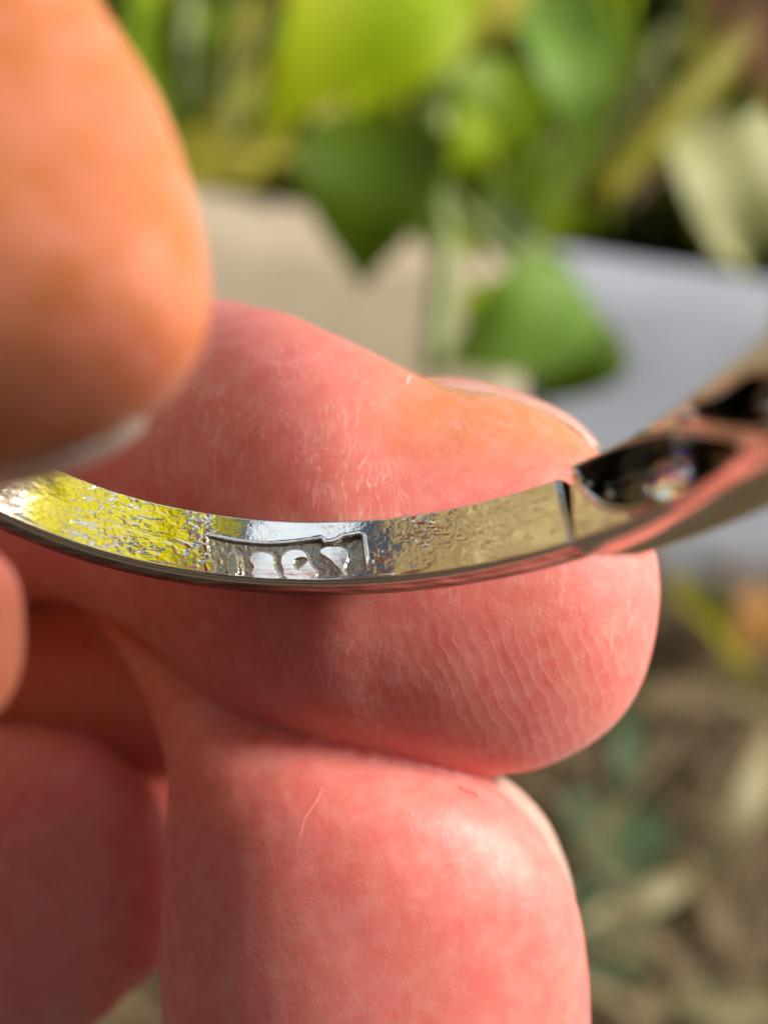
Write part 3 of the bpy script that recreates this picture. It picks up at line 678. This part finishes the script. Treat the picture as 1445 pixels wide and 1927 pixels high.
# side walls and back, closed round the section
TK = 0.10
k_side = np.linspace(0, 1, 9)[1:]
def wall(sgn, edge_h):
    cols = []
    for q in k_side:
        hh = edge_h + (-TK - edge_h) * q; bul = .006 * math.sin(q * math.pi)
        cols.append((sgn * (W1 / 2 + bul), hh))
    return cols
th2 = T2[:, :1]
low = [ring_pt(T2[:, 0], vq + 0 * th, hq) for vq, hq in wall(-1, -.014)][::-1]
upp = [ring_pt(T2[:, -1], vq + 0 * th, hq) for vq, hq in wall(1, -.014)]
G = np.stack(low + [PI_[:, j] for j in range(NVV)] + upp, 1); nl = len(low); NC = G.shape[1]
du = np.gradient(G, axis=0); dv = np.gradient(G, axis=1); NRM = np.cross(dv, du); NRM /= np.linalg.norm(NRM, axis=2, keepdims=True) + 1e-12
mid = NRM[NU // 2, nl + NVV // 2]
if mid @ BK > 0: NRM = -NRM
owner = np.zeros((NU, NC), int)
ow = np.where(s_st < .006, 1, 0)
for gi_, s_ in ((2, np.minimum(s_g[0], s_g[1])), (3, s_g[2]), (4, s_g[3]), (5, s_g[4])): ow = np.where(s_ < .004, gi_, ow)
owner[:, nl:nl + NVV] = ow
fo = owner[:-1, :-1]; ii, jj = np.meshgrid(np.arange(NU - 1), np.arange(NC - 1), indexing='ij')
NW = (NRM * [1, 1, -1]) @ MAT.T
def sub_mesh(name, key, parent, extra=None):
    sel = fo == key; a = (ii * NC + jj)[sel]
    q = np.stack([a, a + NC, a + NC + 1, a + 1], 1); used, inv = np.unique(q, return_inverse=True); q = inv.reshape(-1, 4)
    return ring_mesh(name, G.reshape(-1, 3)[used], q.tolist(), NW.reshape(-1, 3)[used], parent)
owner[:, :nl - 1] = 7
eb = sub_mesh('band_edge', 7, ringo); eb.data.materials[0] = M_edge; eb['label'] = 'side of the band with shade painted into its colour'
sub_mesh('band', 0, ringo)
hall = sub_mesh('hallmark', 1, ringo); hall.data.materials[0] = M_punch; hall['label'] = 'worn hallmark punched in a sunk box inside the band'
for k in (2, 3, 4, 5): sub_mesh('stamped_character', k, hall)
# back of the band, end cap, and the rest of the hoop outside the picture
def strip(th_a, th_b, prof, n, caps=True):
    ths = np.linspace(th_a, th_b, n); prof = np.array(prof); m = len(prof)
    P = np.stack([ring_pt(ths, p[0], p[1]) for p in prof], 1).reshape(-1, 3); Fc = []
    for i in range(n - 1):
        for k in range(m): Fc.append((i * m + k, i * m + (k + 1) % m, (i + 1) * m + (k + 1) % m, (i + 1) * m + k))
    if caps: Fc += [tuple(range(m))[::-1], tuple((n - 1) * m + k for k in range(m))]
    return P, Fc
def chamfer_prof(w_, top, bot, c=.014):
    a = w_ / 2
    return [(-a, bot + c), (-a, top - c), (-a + c, top), (a - c, top), (a, top - c), (a, bot + c), (a - c, bot), (-a + c, bot)]
core = strip(TH0 + .01, 0.965, chamfer_prof(W1 - .006, -.045, -TK - .004), 90)
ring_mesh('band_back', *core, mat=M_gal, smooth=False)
rest = strip(2.95, 2 * math.pi + TH0 + .003, chamfer_prof(W1, .0, -TK), 70)
ring_mesh('band_rest', *rest, smooth=False)
# shoulder with pierced gallery
SH0, SH1 = 0.947, 2.98
def so(L): return [ring_inv(x, y, -DR) for x, y in L]
K4 = 1445 / 460
def s4(L): return so([(985 + x / K4, 600 + y / K4) for x, y in L])
op1 = s4([(300, 880), (400, 826), (520, 778), (660, 738), (800, 706), (900, 690), (1030, 705), (1200, 720), (1260, 740), (1300, 780), (1230, 850), (1080, 940), (900, 1030), (740, 1085), (600, 1110), (470, 1080), (390, 1020), (335, 950)])
op2 = s4([(985, 525), (1115, 480), (1245, 392), (1395, 300), (1575, 205), (1700, 300), (1600, 560), (1440, 660), (1250, 640), (1060, 590)])
ns, ms = 620, 96
ths = np.linspace(SH0, SH1, ns); wv = np.linspace(-.5, .5, ms)
Ts, Ws = np.meshgrid(ths, wv, indexing='ij')
wid = W2 * (1 + .10 * sstep(1.2, 2.2, Ts)); Vs = Ws * wid; Us = Ts * RR
hs = -DR + .0 * Us
hs = hs + .004 * fbm2(Us * 4, Vs * 6, 2, 201) + .0008 * fbm2(Us * 40, Vs * 40, 2, 203)
PITS = np.full(Us.shape, 9.0)
def pit(hs, poly, depth):
    s_ = sdf_poly(Us, Vs, chaikin(poly, 2))
    global PITS; PITS = np.minimum(PITS, s_)
    return hs - depth * sstep(.004, -.016, s_ + .002 * fbm2(Us * 20, Vs * 20, 2, 207)) + .006 * np.exp(-((s_ - .010) / .008) ** 2)
hs = pit(hs, op1, .125); hs = pit(hs, op2, .125)
edge = sstep(0, .10, .5 - np.abs(Ws)); hs = hs - np.where(Ws > 0, .034, .026) * (1 - edge) ** 1.5
hs = hs - .05 * (1 - sstep(SH0, SH0 + .016, Ts))
tks = (.125 + .055 * sstep(.95, 1.5, ths)) * (.25 + .75 * sstep(SH0 - .03, SH0 + .10, ths))
Pin = ring_pt(Ts, Vs, hs)
cl = [ring_pt(ths, -wid[:, 0] / 2 - .010 * math.sin(q * math.pi), hs[:, 0] + (-tks - hs[:, 0]) * q) for q in np.linspace(0, 1, 8)[1:]][::-1]
cu = [ring_pt(ths, wid[:, 0] / 2 + .010 * math.sin(q * math.pi), hs[:, -1] + (-tks - hs[:, -1]) * q) for q in np.linspace(0, 1, 8)[1:]]
Gs = np.stack(cl + [Pin[:, j] for j in range(ms)] + cu, 1); nc = Gs.shape[1]; Fc = []
for i in range(ns - 1):
    for k in range(nc - 1): a = i * nc + k; Fc.append((a, a + nc, a + nc + 1, a + 1))
    a = i * nc; Fc.append((a, a + nc - 1, a + 2 * nc - 1, a + nc))
Fc += [tuple(range(nc)), tuple((ns - 1) * nc + k for k in range(nc))[::-1]]
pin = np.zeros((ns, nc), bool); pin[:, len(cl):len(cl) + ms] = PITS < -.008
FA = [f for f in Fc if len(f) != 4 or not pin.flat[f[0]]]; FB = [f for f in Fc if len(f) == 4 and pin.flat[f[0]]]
du = np.gradient(Gs, axis=0); dv = np.gradient(Gs, axis=1); N2 = np.cross(dv, du); N2 /= np.linalg.norm(N2, axis=2, keepdims=True) + 1e-12
if N2[300, len(cl) + 4] @ (math.cos(ths[300]) * BK + math.sin(ths[300]) * SD) > 0: N2 = -N2
N2W = ((N2 * [1, 1, -1]) @ MAT.T).reshape(-1, 3)
def pick(F_):
    u_ = sorted({i for f in F_ for i in f}); ix = {a: b for b, a in enumerate(u_)}
    return Gs.reshape(-1, 3)[u_], [tuple(ix[i] for i in f) for f in F_], N2W[u_]
A_ = pick(FA); sh = ring_mesh('shoulder', A_[0], A_[1], A_[2])
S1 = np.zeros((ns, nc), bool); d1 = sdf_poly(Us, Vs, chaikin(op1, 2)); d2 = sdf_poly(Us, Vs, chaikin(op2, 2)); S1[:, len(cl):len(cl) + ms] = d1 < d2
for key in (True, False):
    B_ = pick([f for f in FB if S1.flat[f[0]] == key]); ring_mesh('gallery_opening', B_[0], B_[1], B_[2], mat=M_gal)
sh['label'] = 'pierced shoulder of the ring seen from inside'
# stones in the gallery: pavilion towards the centre of the ring
def diamond(thc, vc, hc, r):
    V = []; Fc = []; n = 8
    rings = [(0, -.55 * r, n), (r * .98, .0, 16), (r, .06 * r, 16), (r * .55, .36 * r, 8)]
    V.append((0, 0, -.80 * r))
    for k in range(8): a = (k + .5) * math.pi / 4; V.append((r * .55 * math.cos(a), r * .55 * math.sin(a), -.38 * r))
    for z, rad in ((0.0, r), (.05 * r, r)):
        for k in range(16): a = k * math.pi / 8; V.append((rad * math.cos(a), rad * math.sin(a), z))
    for k in range(8): a = (k + .5) * math.pi / 4; V.append((r * .58 * math.cos(a), r * .58 * math.sin(a), .32 * r))
    bm = bmesh.new(); vs = [bm.verts.new(v) for v in V]
    bmesh.ops.convex_hull(bm, input=vs); bmesh.ops.recalc_face_normals(bm, faces=bm.faces)
    c = ring_pt(thc, vc, hc); up = -(math.cos(thc) * BK + math.sin(thc) * SD); tg = np.cross(AX, up)
    bm.verts.ensure_lookup_table()
    P = np.array([c + AX * v.co.x + tg * v.co.y - up * v.co.z for v in bm.verts]); bm.verts.index_update()
    fs = [[v.index for v in f.verts] for f in bm.faces]; bm.free()
    o = ring_mesh('diamond', P, fs, mat=M_dia, smooth=False)
    bm = bmesh.new(); bm.from_mesh(o.data); bmesh.ops.recalc_face_normals(bm, faces=bm.faces); bm.to_mesh(o.data); bm.free()
    return o
u, v_ = ring_inv(1270, 912, -.08); diamond(u / RR, v_, -.055, .090)
u, v_ = ring_inv(1470, 760, -.08); diamond(u / RR, v_, -.09, .085)
# little grains of metal along the edge of the first opening
def grain(x, y, r, hh=.0):
    u, v_ = ring_inv(x, y, -DR + hh); c = ring_pt(u / RR, v_, -DR + hh)
    bm = bmesh.new(); bmesh.ops.create_icosphere(bm, subdivisions=2, radius=r)
    P = np.array([c + np.array(v.co) * [1.2, .85, 1] for v in bm.verts]); bm.verts.index_update(); fs = [[v.index for v in f.verts] for f in bm.faces]; bm.free()
    return ring_mesh('metal_grain', P, fs)
for x, y, r in ((1080, 879, .010), (1087, 893, .012), (1094, 903, .010), (1111, 912, .009), (1150, 932, .011), (1285, 785, .020)): grain(x, y, r)

# ------------------------------------------------------------------ lint on the skin
from mathutils.bvhtree import BVHTree
tree = BVHTree.FromPolygons([tuple(c) for c in co], [tuple(p.vertices) for p in hm.polygons])
def on_skin(x, y, lift):
    d = np.array([(x - CX) / F, (CY - y) / F, 1.0]); dl = Vector(d * [1, 1, -1]).normalized()
    hit = tree.ray_cast(Vector(-org * [1, 1, -1]), dl)[0]
    if hit is None: return None
    p = np.array(hit) * [1, 1, -1] + org; return p * (1 - lift / np.linalg.norm(p))
def lint(pts, r, c, label):
    t = NT('lint'); t.principled(Base_Color=c, Roughness=.6)
    P = [p for p in (on_skin(x, y, l) for x, y, l in pts) if p is not None]
    if len(P) < 2: return
    P = catmull(P, 6)
    g = tube_geo(to_world(P), r, 6)
    return tag(mesh_obj('lint_fibre', g[0], g[1], t.m), label, 'lint')
lint([(565, 1578, .006), (572, 1545, .012), (588, 1520, .012), (600, 1500, .01), (606, 1482, .006)], .0009, (.74, .42, .36), 'fine pale fibre on the lower finger beneath the crease')
lint([(862, 1480, .006), (872, 1487, .012), (886, 1490, .012), (900, 1500, .006)], .0022, (.06, .04, .06), 'tiny dark fibre beside the whitish fingernail')
lint([(764, 722, .004), (768, 714, .018), (772, 708, .03)], .003, (.85, .72, .62), 'pale flake of skin standing up beside the upper fingernail')
